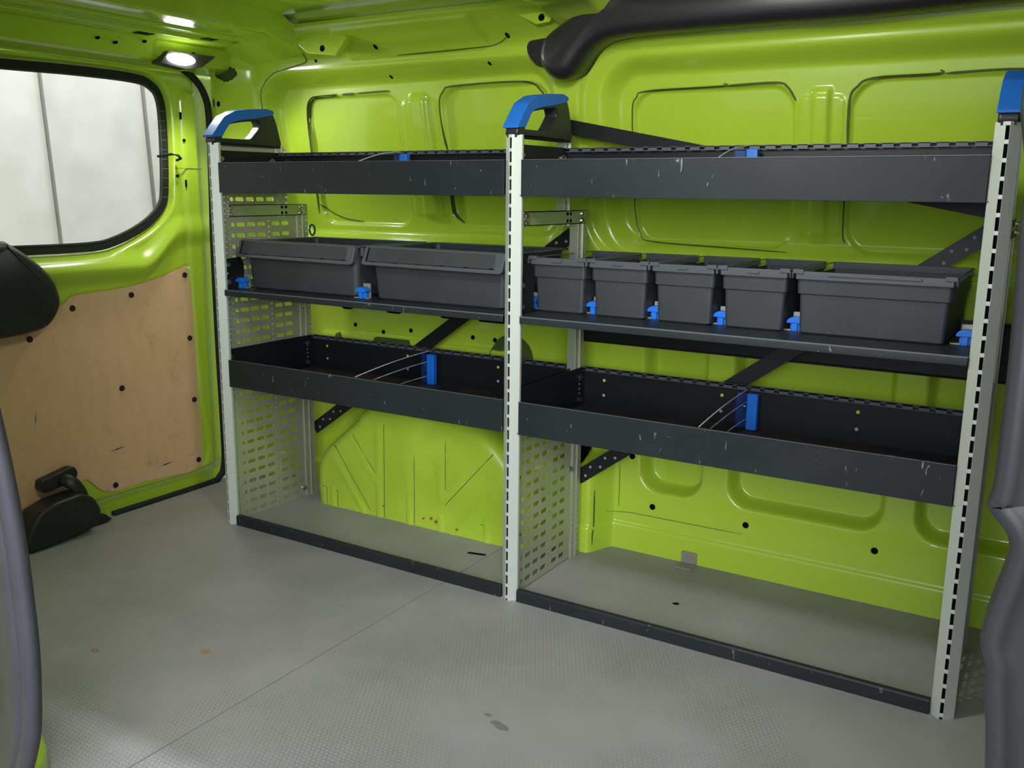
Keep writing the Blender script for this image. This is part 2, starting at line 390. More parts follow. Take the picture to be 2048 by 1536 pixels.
def hole(x, z, r, name='drilled_hole', e=1.0):
    return wall_patch(name, [(x + r * math.cos(t), z + r * e * math.sin(t)) for t in np.linspace(0, 2 * math.pi, 12, endpoint=False)], 'hole_black')
for q in ((0.098, .552), (0.213, .538), (.322, .552), (.553, .551), (.631, .55)): hole(*q, 0.007)
for q in ((1.08, .269), (1.145, .136), (1.405, .136), (1.723, .135)): hole(*q, 0.0085)
for q in ((0.05, 1.352), (0.30, 1.298), (.655, 1.312), (0.80, 1.345)): hole(*q, 0.0045)
for q in ((.30, 1.372), (.735, 1.372)): hole(*q, 0.006)
hole(-.326, 1.239, .005, e=1.8); hole(-.342, 1.243, .0022, e=6)
# ribbons coloured as the shaded gaps where the inner pressing stands off the outer skin
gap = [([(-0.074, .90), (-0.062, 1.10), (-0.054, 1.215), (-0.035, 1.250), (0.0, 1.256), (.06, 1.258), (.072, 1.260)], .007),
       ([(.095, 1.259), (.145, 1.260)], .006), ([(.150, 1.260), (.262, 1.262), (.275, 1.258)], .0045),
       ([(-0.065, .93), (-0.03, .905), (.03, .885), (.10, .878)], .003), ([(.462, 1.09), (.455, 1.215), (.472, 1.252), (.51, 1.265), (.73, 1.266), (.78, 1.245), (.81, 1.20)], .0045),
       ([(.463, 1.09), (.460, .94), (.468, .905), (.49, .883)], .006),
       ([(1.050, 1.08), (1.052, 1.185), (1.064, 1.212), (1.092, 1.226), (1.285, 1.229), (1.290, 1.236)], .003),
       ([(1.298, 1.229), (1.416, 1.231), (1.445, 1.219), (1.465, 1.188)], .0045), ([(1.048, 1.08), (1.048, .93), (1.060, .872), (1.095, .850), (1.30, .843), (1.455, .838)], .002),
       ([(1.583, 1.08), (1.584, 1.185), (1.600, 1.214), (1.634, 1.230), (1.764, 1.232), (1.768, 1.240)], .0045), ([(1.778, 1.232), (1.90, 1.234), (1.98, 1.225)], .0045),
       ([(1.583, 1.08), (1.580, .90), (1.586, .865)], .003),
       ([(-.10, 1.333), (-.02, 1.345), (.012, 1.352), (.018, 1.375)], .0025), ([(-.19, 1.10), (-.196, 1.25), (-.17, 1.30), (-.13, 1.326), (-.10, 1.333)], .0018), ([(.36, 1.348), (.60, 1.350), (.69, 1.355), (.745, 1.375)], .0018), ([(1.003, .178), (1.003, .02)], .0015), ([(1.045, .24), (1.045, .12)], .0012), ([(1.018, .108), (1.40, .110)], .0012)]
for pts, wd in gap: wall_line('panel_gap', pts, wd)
for x, z, ww in ((.066, .612, .03), (.256, .612, .038), (.470, .612, .045), (.620, .612, .06)):
    wall_patch('access_hole', round_poly([(x - ww, .64), (x + ww, .64), (x + ww * .8, z - .012), (x - ww * .8, z - .012)], .012), 'hole_black', .0015)
for (a, b) in ((.02, .05), (.18, .33)):
    wall_patch('access_hole', round_poly([(a, .50), (b, .50), (b - .008, .522), (a + .008, .522)], .006), 'gap_shade_green', .006)
wall_patch('speaker_hole', [(.69 + .072 * math.cos(t), .50 + .072 * math.sin(t)) for t in np.linspace(0, 2 * math.pi, 28, endpoint=False)], 'gap_shade_green', .0015)
wall_patch('access_hole', round_poly([(.916, .30), (.958, .30), (.958, .215), (.93, .21), (.916, .235)], .01), 'hole_black', .0015)
wall_patch('corner_opening_back', [tuple(t + (t - tri.mean(0)) * .25) for t in tri], 'gap_shade_green', -.02)
# the dark inside of a wall recess, drawn as a black strip across the pressings behind the second bay
b = MB(); zs = [(.575, 0), (.578, .012), (.584, .016), (.70, .016), (.706, .012), (.708, 0)]
b.prism([(0.452 - d, z) for z, d in zs], 'X', .928, 2.25)
o = b.build('recess_dark_strip', 'black_metal', wb); o['label'] = 'black strip drawn as the dark recess across the lime pressings'

# wheel arch box
prof = [(0.066, 0.0), (0.062, 0.06), (0.066, .118), (0.090, .170), (.150, .224), (.224, .288), (.262, .328), (.34, .352), (.56, .352), (.70, .322), (.775, .262), (.84, .18), (.862, .10), (.866, 0.0)]
op = smooth_poly(prof, 6, False); op = [q for q in op]
cx, cz = 0.466, 0.0
def arch_pt(q, inset, y):
    v = Vector((cx - q[0], (cz + .02) - q[1])); L_ = v.length; k = min(inset / max(L_, 1e-6), 1)
    return (q[0] + v[0] * k, y, max(q[1] + v[1] * k, 0.0) if q[1] > 0 else 0.0)
def seg_d(x, z, a, b):
    ex, ez = b[0] - a[0], b[1] - a[1]; t = np.clip(((x - a[0]) * ex + (z - a[1]) * ez) / (ex * ex + ez * ez), 0, 1)
    return np.hypot(x - a[0] - t * ex, z - a[1] - t * ez)
ribs = [((.330, .33), (.330, .0)), ((.445, .335), (.445, .0)), ((.560, .335), (.560, .11)), ((.560, .10), (.74, .27)), ((.200, .255), (.320, .11)), ((.120, .205), (.270, .005)),
        ((.60, .0), (.79, .19)), ((.560, .04), (.560, 0)), ((.105, .055), (.105, 0)), ((.145, .052), (.145, 0)), ((.72, .05), (.72, 0))]
rings = [(0, .475), (0, .33), (.004, .312), (.012, .297), (.024, .287), (.040, .282)]
vs = []
for ins, y in rings: vs += [arch_pt(q, ins, y) for q in op]
last = [arch_pt(q, .040, .282) for q in op]; NR = 90
for k in range(1, NR + 1):
    t = k / NR
    for q in last:
        x = q[0] + (cx - q[0]) * t; z = q[2] * (1 - t)
        dd = 0
        for a, b_ in ribs:
            dd = max(dd, float(sstep(0.011 - seg_d(np.array(x), np.array(z), a, b_), 0.004)))
        vs.append((x, .282 - .0028 * dd * min(1, k / 6), z))
n = len(op); tot = len(vs) // n
fs = [(i * n + j, i * n + j + 1, (i + 1) * n + j + 1, (i + 1) * n + j) for i in range(tot - 1) for j in range(n - 1)]
o = MB().add(vs, fs).build('wheel_arch', 'lime_paint_matt', wb, smooth=True); o['label'] = 'ribbed lime wheel arch box'
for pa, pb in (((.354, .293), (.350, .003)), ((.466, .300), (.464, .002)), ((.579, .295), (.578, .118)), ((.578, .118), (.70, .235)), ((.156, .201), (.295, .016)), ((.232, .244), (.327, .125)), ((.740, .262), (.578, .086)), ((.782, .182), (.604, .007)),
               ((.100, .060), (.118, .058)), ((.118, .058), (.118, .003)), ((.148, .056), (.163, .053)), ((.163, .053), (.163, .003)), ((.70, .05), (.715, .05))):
    MB().cyl((pa[0], .2822, pa[1]), (pb[0], .2822, pb[1]), .0011, 6).build('crease_dirt_shade', 'gap_shade_green', wb)  # dark tubes draw the dirt and shade along the rib edges
for x, z, r in ((.62, .02, .004), (.545, .028, .005), (.528, .035, .004), (.50, .03, .003), (.35, .04, .003)):
    MB().cyl((x, .2815, z), (x, .2765, z), r, 8).build('rust_spot', 'rust', wb)
# small floor clip at the wall foot
b = MB(); b.box(1.240, 1.282, .405, .450, .000, .004); b.box(1.240, 1.282, .445, .450, .0, .034); b.cyl((1.262, .4449, .020), (1.262, .442, .020), .006, 10)
tag(b.build('floor_bracket', 'steel_clip', bevel=.0012, off=(1.26, .43, 0)), 'small grey steel bracket at the foot of the lime wall', 'bracket')

# ------------------------------------------------------------------ ceiling
ce = empty('ceiling', (1, 0, 1.45)); tag(ce, kind='structure')
ZR = 1.462
U = np.arange(-0.40, 2.75, 0.0125); V = np.arange(-1.22, 0.375, 0.0125)
X, Y = np.meshgrid(U, V, indexing='ij')
Zc = np.full(X.shape, ZR)
Zc -= 0.05 * sstep(Y - 0.22, 0.15) ; Zc -= 0.16 * sstep(-1.02 - Y, .16)
for a, b_ in ((0.20, .84), (1.06, 1.7), (1.85, 2.5)):
    Zc += 0.012 * sstep(-rr(X, Y, a, b_, -0.95, 0.16, 0.09), 0.03)
height_mesh('roof_panel', U, V, np.stack([X, Y, Zc], -1), 'lime_paint', ce, flip=True)
def beam(x0, x1, zb, y0=-1.05, y1=.22):
    pr = [(x0 - .03, 1.47), (x0, zb + .012), (x0 + .01, zb), (x1 - .015, zb), (x1, zb + .012), (x1 + .035, 1.47)]
    vs = []; ys = [(y0, 1.0), (y1 - .02, 1.0), (y1 + .03, .8), (y1 + .11, .8), (y1 + .16, 1.0)]
    for y, s_ in ys: vs += [(x, y, 1.47 - (1.47 - z) * s_ - (0.0 if y < y1 else .02 + (y - y1) * .20)) for x, z in pr]
    n = len(pr); fs = [(i * n + j, i * n + j + 1, (i + 1) * n + j + 1, (i + 1) * n + j) for i in range(len(ys) - 1) for j in range(n - 1)]
    return MB().add(vs, fs).build('roof_beam', 'lime_paint', ce, bevel=.004, solid=.003)
beam(-0.09, 0.03, 1.408); beam(.90, 1.05, 1.408); beam(1.74, 1.88, 1.408)
# pressed rear header above the back door
U = np.arange(-1.2, .34, .006); V = np.linspace(0, 1, 60)
Yh, T = np.meshgrid(U, V, indexing='ij')
Zh = 1.322 + T * .095; Xh = -0.352 + .055 * sstep(T, .25) + .02 * T
Xh += .004 * sstep(-rr(Yh, Zh, 0.055, .36, 1.348, 1.398, .01), .004)
hd = height_mesh('header_panel', U, V, np.stack([Xh, Yh, Zh], -1), 'lime_paint', ce)
b = MB(); b.prism([(-.285, 1.412), (-.262, 1.404), (-.262, 1.398), (-.20, 1.398), (-.19, 1.412), (-.10, 1.40), (-.09, 1.42), (-.285, 1.425)], 'Y', -1.2, .27); b.build('header_channel', 'lime_paint', ce, bevel=.003)
for y, x, L_ in ((-.02, -.23, .05), (.14, -.15, .04)): MB().box(x - .016, x + .016, y - L_ / 2, y + L_ / 2, 1.3965, 1.3985).build('beam_hole', 'hole_black', ce)
for y, z in ((-.13, 1.375), (-.075, 1.37), (.19, 1.372), (.02, 1.385)): MB().cyl((-.34, y, z), (-.2745, y, z), .004, 8).build('header_hole', 'hole_black', ce)
b = MB(); b.prism([(.034, 1.45), (.051, 1.386), (.086, 1.362), (.147, 1.355), (.195, 1.349), (.243, 1.400), (.191, 1.410), (.131, 1.425), (.09, 1.45)], 'Y', .292, .315); b.build('beam_gusset', 'lime_paint', ce, bevel=.004)
b = MB(); b.prism([(.787, 1.45), (.801, 1.407), (.852, 1.382), (.888, 1.385), (.915, 1.411), (.95, 1.424), (.97, 1.45)], 'Y', .292, .315); b.build('beam_gusset', 'lime_paint', ce, bevel=.004)
for x, z in ((.145, 1.372), (.868, 1.397)): MB().cyl((x, .293, z), (x, .2913, z), .009, 12).build('gusset_hole', 'hole_black', ce)
# near-side cant rail above the open sliding door
b = MB(); b.prism([(-1.20, 1.34), (-1.05, 1.36), (-1.03, 1.46), (-1.25, 1.46)], 'X', -.4, 2.7); b.build('near_roof_rail', 'lime_paint', ce, bevel=.01)

# near side of the body on either side of the open sliding door, and the bulkhead
nw = empty('wall_front', (.1, -1.12, 0)); tag(nw, kind='structure')
MB().box(-.40, .68, -1.20, -1.10, -.03, 1.40).build('body_panel', 'lime_paint', nw, bevel=.01)
MB().box(2.20, 2.72, -1.20, -1.10, -.03, 1.40).build('body_panel', 'lime_paint', nw, bevel=.01)
bk = MB().box(2.66, 2.72, -1.10, .42, -.03, 1.42).build('wall_right', 'trim_plastic'); tag(bk, kind='structure')

# interior lamp on the header: the bright light of the photograph
lm = empty('interior_lamp', (-.255, .155, 1.345)); tag(lm, 'lit white interior lamp on the lime header above the rear window', 'lamp')
b = MB(); b.prism(round_poly([(.055, 1.330), (.088, 1.368), (.262, 1.371), (.205, 1.333), (.15, 1.322)], .006), 'X', -.305, -.262); b.build('housing', 'mark_dark', lm, bevel=.003)
vs = []; 
for t, s_ in ((0, 1.0), (.5, .92), (.85, .6), (1, .15)):
    vs += [(-.262 + .02 * t, .128 + .05 * s_ * math.cos(a), 1.348 + .0165 * s_ * math.sin(a)) for a in np.linspace(0, 2 * math.pi, 20, endpoint=False)]
fs = [(i * 20 + j, i * 20 + (j + 1) % 20, (i + 1) * 20 + (j + 1) % 20, (i + 1) * 20 + j) for i in range(3) for j in range(20)] + [tuple(range(60, 80))]
MB().add(vs, fs).build('lens', 'lamp_lens', lm, smooth=True)
d = bpy.data.lights.new('interior_lamp_light', 'SPOT'); d.energy = 8.5; d.spot_size = math.radians(158); d.spot_blend = .35; d.shadow_soft_size = .04; d.color = (1, .99, .95)
o = bpy.data.objects.new('interior_lamp_light', d); COL.objects.link(o); o.location = (-.22, .11, 1.322)
o.rotation_euler = (Vector((.45, -.05, .2)) - o.location).to_track_quat('-Z', 'Y').to_euler()

# ------------------------------------------------------------------ rear door, its window and the garage wall beyond
dr = empty('door_1', (-.36, -.3, 0)); tag(dr, kind='structure')
win_out = [(-.75, .87), (-.75, 1.22), (-.70, 1.292), (-.36, 1.298), (-.15, 1.304), (.042, 1.303), (.108, 1.287), (.143, 1.245), (.150, 1.15), (.142, .98), (.123, .915), (.057, .858), (-.051, .812), (-.151, .797), (-.413, .797), (-.70, .80)]
win_out = smooth_poly(win_out, 6)
def inset(poly, d):
    n = len(poly); out = []; area_ = sum(poly[i][0] * poly[(i + 1) % n][1] - poly[(i + 1) % n][0] * poly[i][1] for i in range(n))
    s_ = 1 if area_ > 0 else -1
    for i in range(n):
        t = Vector((poly[(i + 1) % n][0] - poly[i - 1][0], poly[(i + 1) % n][1] - poly[i - 1][1])).normalized()
        out.append((poly[i][0] - t[1] * d * s_, poly[i][1] + t[0] * d * s_))
    return out
U = np.arange(-.90, .352, .005); V = np.arange(-.012, 1.378, .005)
Yd, Zd = np.meshgrid(U, V, indexing='ij')
sd = poly_sdf(Yd, Zd, win_out)
ply = [(.182, .732), (.195, .66), (.206, .30), (.211, .078), (-.02, .074), (-.123, .070), (-.160, .078), (-.185, .094), (-.215, .126), (-.235, .131), (-.40, .102), (-.80, .09), (-.80, .63), (-.43, .635), (-.26, .650), (-.222, .672), (-.15, .678), (-.045, .684), (.063, .701)]
plys = smooth_poly(ply[:1] + [(.184, .725)] + ply[1:], 3)
sp = poly_sdf(Yd, Zd, plys)
Xd = np.full(Yd.shape, -.362)
Xd -= .030 * (1 - sstep(sd, .022))                                 # turns out towards the glass
Xd += .034 * sstep(-(np.abs(Zd - (.745 + .10 * sstep(Yd, .18))) - .055), .055) * (1 - .75 * sstep(Yd - .02, .20)) * sstep(sd, .03)
Xd -= .006 * sstep(.004 - sp, .006)
Xd += .010 * sstep(-rr(Yd, Zd, .185, .262, .05, 1.28, .04), .02)
Xd -= .030 * sstep(Yd - .243, .035) ** 2
Xd -= .02 * (1 - sstep(Zd - .03, .04)); Xd -= .03 * sstep(Zd - 1.315, .03)
height_mesh('door_skin', U, V, np.stack([Xd, Yd, Zd], -1), 'lime_paint', dr, keep=sd > -.002)
MB().prism(plys, 'X', -.3655, -.359).build('lining_panel', 'plywood', dr, bevel=.0012)['label'] = 'scuffed plywood lining panel'
lp = [o for o in COL.objects if o.name == 'lining_panel'][0]
for y, z in ((.174, .706), (-.026, .66), (-.221, .639), (-.355, .567), (.179, .503), (-.082, .383), (.182, .299), (.185, .094), (-.129, .09)):
    b = MB(); b.cyl((-.359, y, z), (-.3555, y, z), .0092, 14, .0080); b.build('screw_cap', 'rubber', lp)
for (y, z), a, L_, m in (((-.40, .27), .5, .02, 'mark_pale'), ((-.36, .345), 1.4, .022, 'mark_dark'), ((-.11, .20), .1, .03, 'mark_dark'), ((.06, .11), .1, .03, 'mark_dark'), ((.155, .118), .12, .02, 'mark_pale')):
    b = MB(); c, s_ = math.cos(a) * L_, math.sin(a) * L_; b.prism([(y - c, z - s_), (y - c * .1 + s_ * .08, z - s_ * .1 - c * .08), (y + c, z + s_), (y + s_ * -.06, z + c * .07)], 'X', -.3592, -.3588)
    b.build('scuff', m, lp)
# door seal: black rubber that follows the door opening
seal = smooth_poly([(.10, 1.352), (.19, 1.338), (.25, 1.310), (.288, 1.262), (.300, 1.19), (.296, .98), (.290, .78), (.288, .45), (.290, .174), (.286, .06), (.262, .016), (.20, .004), (-.15, .004)], 8, False)
MB().tube([(-.352, y, z) for y, z in seal], [(a, b_ * .8) for a, b_ in circ(.0115, 10)], up=(1, 0, 0)).build('door_seal', 'rubber', dr, smooth=True)
# small fittings on the door frame
b = MB(); b.tube([(-.362, .104, 1.070), (-.335, .108, 1.074), (-.325, .125, 1.077), (-.325, .150, 1.074), (-.33, .163, 1.066), (-.352, .165, 1.060)], circ(.004, 8)); b.build('window_catch', 'rubber', dr, smooth=True)
for y, z, a, h_ in ((.19, 1.195, .0025, .011), (.198, 1.122, .004, .004), (.165, 1.013, .004, .004), (.196, .991, .0022, .011)):
    MB().box(-.3545, -.3505, y - a, y + a, z - h_, z + h_).build('fixing_slot', 'hole_black', dr)
MB().box(-.3535, -.3508, .16, .262, 1.0360, 1.0372).build('panel_joint', 'mark_dark', dr)
# lower lock at the floor
lk = MB()
lk.prism(round_poly([(-.468, .0), (-.474, .03), (-.462, .065), (-.432, .106), (-.380, .122), (-.300, .128), (-.262, .105), (-.243, .062), (-.262, .018), (-.420, .0)], .012), 'X', -.345, -.262)
lk.build('lock_cover', 'dark_plastic', dr, bevel=.012, seg=3)['label'] = 'black plastic lock cover at the door foot'
b = MB(); b.prism(round_poly([(-.384, .152), (-.380, .174), (-.290, .192), (-.276, .190), (-.268, .172), (-.276, .152), (-.360, .136), (-.376, .138)], .006), 'X', -.357, -.325); b.build('lock_pull', 'dark_plastic', dr, bevel=.004)
b = MB(); b.tube([(-.335, -.325, .165), (-.312, -.312, .162), (-.300, -.298, .145), (-.296, -.285, .120), (-.30, -.275, .09)], [(a * 1.0, b_ * .5) for a, b_ in circ(.020, 10)], up=(1, 0, .2)); b.build('lock_arm', 'dark_plastic', dr, smooth=True)
b = MB(); b.prism(round_poly([(-.262, .008), (-.240, .032), (-.205, .030), (-.182, .008), (-.21, .002)], .004), 'X', -.335, -.31); b.build('lock_tongue', 'dark_plastic', dr, bevel=.002)
# rounded black handle housing at the meeting edge of the doors
cov = smooth_poly([(-.62, .835), (-.456, .838), (-.425, .832), (-.367, .790), (-.318, .738), (-.300, .680), (-.310, .642), (-.344, .606), (-.405, .592), (-.481, .588), (-.62, .585)], 5)
rings = []; 
for ins, x in ((0, -.345), (0, -.30), (.004, -.286), (.010, -.279), (.018, -.275)): rings.append([(x, a, b_) for a, b_ in inset(cov, ins)])
b = MB(); n = len(cov); vs = [p for r_ in rings for p in r_]
b.add(vs, [(i * n + j, i * n + (j + 1) % n, (i + 1) * n + (j + 1) % n, (i + 1) * n + j) for i in range(len(rings) - 1) for j in range(n)] + [tuple((len(rings) - 1) * n + j for j in range(n))])
b.build('handle_housing', 'dark_plastic', dr, smooth=True)['label'] = 'rounded black plastic housing'

wn = empty('window_1', (-.38, -.3, 1.05)); tag(wn, kind='structure')
inn = inset(win_out, .021)
b = MB(); b.ring_prism(inset(win_out, -.003), inn, 'X', -.384, -.372); b.build('rubber_surround', 'rubber', wn)
b = MB(); b.ring_prism(inset(inn, -.001), inset(inn, .0035), 'X', -.3785, -.3705); b.build('surround_lip', 'mark_dark', wn)
b = MB(); b.prism(inset(win_out, .004), 'X', -.392, -.388); b.build('pane', 'glass', wn)
b = MB()
for k in range(10): b.box(-.3716, -.3711, .122, .146, 1.205 - k * .0285, 1.2057 - k * .0285)
b.build('heater_wires', 'mark_pale', wn)['kind'] = 'stuff'

gw = empty('wall_garage', (-1.6, .6, 0)); tag(gw, kind='structure')
# folded white sheets, each with a soft rolled edge on its left side
edges = [-.45, .035, .520, 1.005, 1.49, 1.975, 2.46]
for i in range(len(edges) - 1):
    a, c = edges[i], edges[i + 1] ; sl = .03 if i in (1, 2) else .05
    vs = []; N = 14
    for k in range(N + 1):
        t = k / N; y = a + (c - a) * t
        x = -1.62 + .028 * math.exp(-t * 5.0)
        for z in (-.5, .5, 1.2, 1.8, 2.6): vs.append((x, y + .026 - (z - 1.2) * .045, z))
    n = 5
    MB().add(vs, [(k * n + j, (k + 1) * n + j, (k + 1) * n + j + 1, k * n + j + 1) for k in range(N) for j in range(n - 1)]).build('wall_sheet', 'white_sheet', gw, smooth=True)
MB().box(-1.66, -1.645, -3, 3, -.5, 3).build('wall_backing', 'white_sheet', gw)
gf = MB().box(-5, 7, -7, 4, -.62, -.60).build('floor_garage', 'steel_clip'); tag(gf, kind='structure')

# ------------------------------------------------------------------ trims around the doors
def blob_prism(name, outline, axis, levels, m, parent=None):
    """levels: list of (inset, coordinate)"""
    rings = [inset(outline, i) for i, _ in levels]; n = len(outline); vs = []
    for (i, t), rg in zip(levels, rings):
        for u, v in rg: vs.append({'X': (t, u, v), 'Y': (u, t, v)}[axis])
    k = len(levels)
    fs = [tuple(range(n))] + [(i * n + j, i * n + (j + 1) % n, (i + 1) * n + (j + 1) % n, (i + 1) * n + j) for i in range(k - 1) for j in range(n)] + [tuple((k - 1) * n + j for j in range(n))]
    return MB().add(vs, fs).build(name, m, parent, smooth=True)
# black sliding-door track cover along the cant rail
tk = smooth_poly([(.865, 1.298), (.868, 1.331), (.888, 1.358), (.944, 1.390), (.998, 1.420), (1.076, 1.447), (1.4, 1.452), (2.42, 1.452), (2.42, 1.352), (1.922, 1.343), (1.604, 1.335), (1.432, 1.337), (1.155, 1.338), (1.059, 1.334), (1.02, 1.323), (.994, 1.304), (.974, 1.280), (.954, 1.258), (.926, 1.247), (.898, 1.254), (.876, 1.274)], 5)
t1 = blob_prism('trim_1', tk, 'Y', [(.014, .41), (.004, .345), (0, .31), (.004, .290), (.012, .277), (.026, .268)], 'cover_plastic'); tag(t1, 'black moulded sliding-door track cover under the roof', kind='structure')
b = MB(); b.prism(round_poly([(.794, 1.317), (.787, 1.342), (.797, 1.356), (.88, 1.362), (.88, 1.285), (.822, 1.290)], .012), 'Y', .352, .40)
b.build('track_cover_tab', 'cover_plastic', t1, bevel=.004)
# pillar trim in the right foreground
rg = [(2.036, 1.10), (2.031, .987), (2.031, .928), (2.034, .839), (2.034, .725), (2.031, .700), (2.050, .676), (2.051, .650), (2.041, .600), (2.038, .570), (2.045, .545), (2.046, .525), (2.055, .446), (2.070, .2), (2.08, -.02), (2.24, -.02), (2.24, 1.10)]
rg = smooth_poly(rg, 4)
t2 = blob_prism('trim_2', rg, 'Y', [(0, -.86), (0, -.892), (.004, -.902), (.013, -.905), (.019, -.901), (.030, -.898)], 'trim_plastic')
tag(t2, 'dark grey moulded pillar trim in the right foreground', kind='structure')
# rubber aperture seal and lime sill in the left foreground
sp_ = smooth_poly([(.66, -1.1, 1.34), (.665, -1.1, 1.15), (.685, -1.1, .95), (.722, -1.1, .80), (.752, -1.1, .70), (.776, -1.1, .60), (.7945, -1.1, .48), (.8005, -1.1, .37), (.801, -1.1, .30), (.795, -1.1, .235), (.782, -1.1, .160), (.752, -1.1, .09), (.72, -1.1, .03), (.68, -1.1, -.03)], 8, False)
t3 = MB().tube(sp_, [(-a, b_) for a, b_ in [(-.075, -.004), (-.070, .004), (-.040, .006), (-.026, .008), (-.012, .014), (-.004, .012), (-.001, .007), (.003, .012), (.014, .013), (.022, .007), (.0245, 0), (.018, -.012), (-.018, -.012)]], up=(0, -1, 0)).build('trim_3', 'rubber_grey', smooth=True)
tag(t3, 'grey rubber door seal curving down the left foreground', kind='structure')
t5 = MB().prism(round_poly([(.20, -.84), (.52, -.938), (.667, -1.004), (.73, -1.07), (.73, -1.22), (.2, -1.22)], .03), 'Z', -.02, .045); t5.build('pillar_foot', 'lime_paint', fl, bevel=.018, seg=4)
t4 = MB(); t4.prism([(-1.30, -.10), (-1.30, .0), (-1.16, .06), (-1.08, .055), (-1.035, .012), (-1.03, -.10)], 'X', .0, .66); t4.build('door_sill', 'lime_paint', fl, bevel=.02, seg=4)

# ------------------------------------------------------------------ shelving rack
rack = empty('shelving_rack', (XT / 2, .18, 0))
tag(rack, 'two-bay van shelving rack with aluminium posts, dark steel trays and blue handles', 'shelving')
def perf_plate(b, x, ys, z0, z1, rows, hole_cols):
    """plate in the plane X=x; per row (z centre) per column (y0,y1,hw,hh,rounded) a real opening"""
    for (a0, a1, hh) in rows:
        for (c0, c1, hw) in hole_cols:
            cz_, cy = (a0 + a1) / 2, (c0 + c1) / 2
            if hw <= 0: b.add([(x, c0, a0), (x, c1, a0), (x, c1, a1), (x, c0, a1)], [(0, 1, 2, 3)]); continue
            k = min(hw, hh) * .55
            inner = [(cy - hw, cz_ - hh + k), (cy - hw + k, cz_ - hh), (cy + hw - k, cz_ - hh), (cy + hw, cz_ - hh + k), (cy + hw, cz_ + hh - k), (cy + hw - k, cz_ + hh), (cy - hw + k, cz_ + hh), (cy - hw, cz_ + hh - k)]
            vs = [(x, c0, a0), (x, c1, a0), (x, c1, a1), (x, c0, a1)] + [(x, u, v) for u, v in inner]
            b.add(vs, [(0, 1, 6, 5), (0, 5, 4), (1, 7, 6), (1, 2, 8, 7), (2, 3, 10, 9), (2, 9, 8), (3, 11, 10), (3, 0, 4, 11)])
def front_post(X):
    b = MB(); w_, s_ = .0031, .0180
    # two canted flanges and side webs of the extrusion
    for sg in (-1, 1):
        pr = [(X + sg * w_, -.0125), (X + sg * (w_ + s_), .0035), (X + sg * (w_ + s_), .010), (X + sg * (w_ + s_ - .0015), .012), (X + sg * .006, .012), (X + sg * .006, -.006), (X + sg * w_, -.008)]
        if sg < 0: pr = pr[::-1]
        b.prism(pr, 'Z', 0, 1.10)
    for k in range(37):
        z = .006 + k * .0302; b.box(X - w_ - .0005, X + w_ + .0005, -.0122, -.0085, z, min(z + .0075, 1.1))
    p = b.build('front_post', 'alu', rack, bevel=.0007)
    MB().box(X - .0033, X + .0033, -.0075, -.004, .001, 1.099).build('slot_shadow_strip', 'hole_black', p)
    f = MB(); rows = []; z = .0
    while z < 1.095: rows.append((z, min(z + .0155, 1.10), .0022)); z += .0155
    perf_plate(f, X + .001, None, 0, 0, rows, [(.012, .022, 0), (.022, .040, .0022), (.040, .044, 0)])
    f.build('punched_flange', 'galv', p, solid=.0018)
    return p
def upright(X, y0, y1, z0, z1):
    f = MB(); rows = []; z = z0
    while z < z1 - .004: rows.append((z, min(z + .0165, z1), .0026)); z += .0165
    ym = y0 + .016; perf_plate(f, X + .0035, None, 0, 0, rows, [(y0, ym, .0026), (ym, ym + .012, 0), (ym + .012, y1, .0026)])
    p = f.build('rear_upright', 'galv', rack, solid=.0016)
    b = MB(); b.box(X - .020, X + .003, y0 - .001, y0 + .001, z0, z1); b.box(X - .020, X + .003, y1 - .001, y1 + .001, z0, z1); b.box(X + .003, X + .0075, ym + .004, ym + .007, z0, z1)
    b.build('upright_flange', 'alu_bright', p); return p
def side_panel(X, z0, z1, cols, pitch=.0306, zoff=0):
    b = MB(); rows = []; z = z0 + zoff
    if zoff: rows.append((z0, z, .0))
    while z + pitch <= z1: rows.append((z, z + pitch, .0057)); z += pitch
    if z1 - z > .001: rows.append((z, z1, 0))
    for a0, a1, hh in rows:
        if hh == 0: b.add([(X, cols[0][0], a0), (X, cols[-1][1], a0), (X, cols[-1][1], a1), (X, cols[0][0], a1)], [(0, 1, 2, 3)])
        else:
            slots = [c for c in cols if c[2] != 'r']
            perf_plate(b, X, None, 0, 0, [(a0, a1, hh)], slots)
            for c in cols:
                if c[2] == 'r':
                    m_ = (a0 + a1) / 2; perf_plate(b, X, None, 0, 0, [(a0, m_, .0032), (m_, a1, .0032)], [(c[0], c[1], .0032)])
    return b.build('side_panel', 'galv', rack, solid=.0014)
low_cols = [(.038, .049, 'r'), (.049, .068, .0062), (.068, .107, .0146), (.107, .146, .0146), (.146, .185, .0146), (.185, .204, 'r'), (.204, .243, .0146), (.243, .282, .0146), (.282, .312, 0)]
up_cols = [(.038, .049, 'r'), (.049, .068, .0062), (.068, .107, .0146), (.107, .146, .0146), (.146, .185, .0146), (.185, .225, .0146), (.225, .240, 0)]
low_cols = [(a, b_, .0 if False else c) for a, b_, c in low_cols]

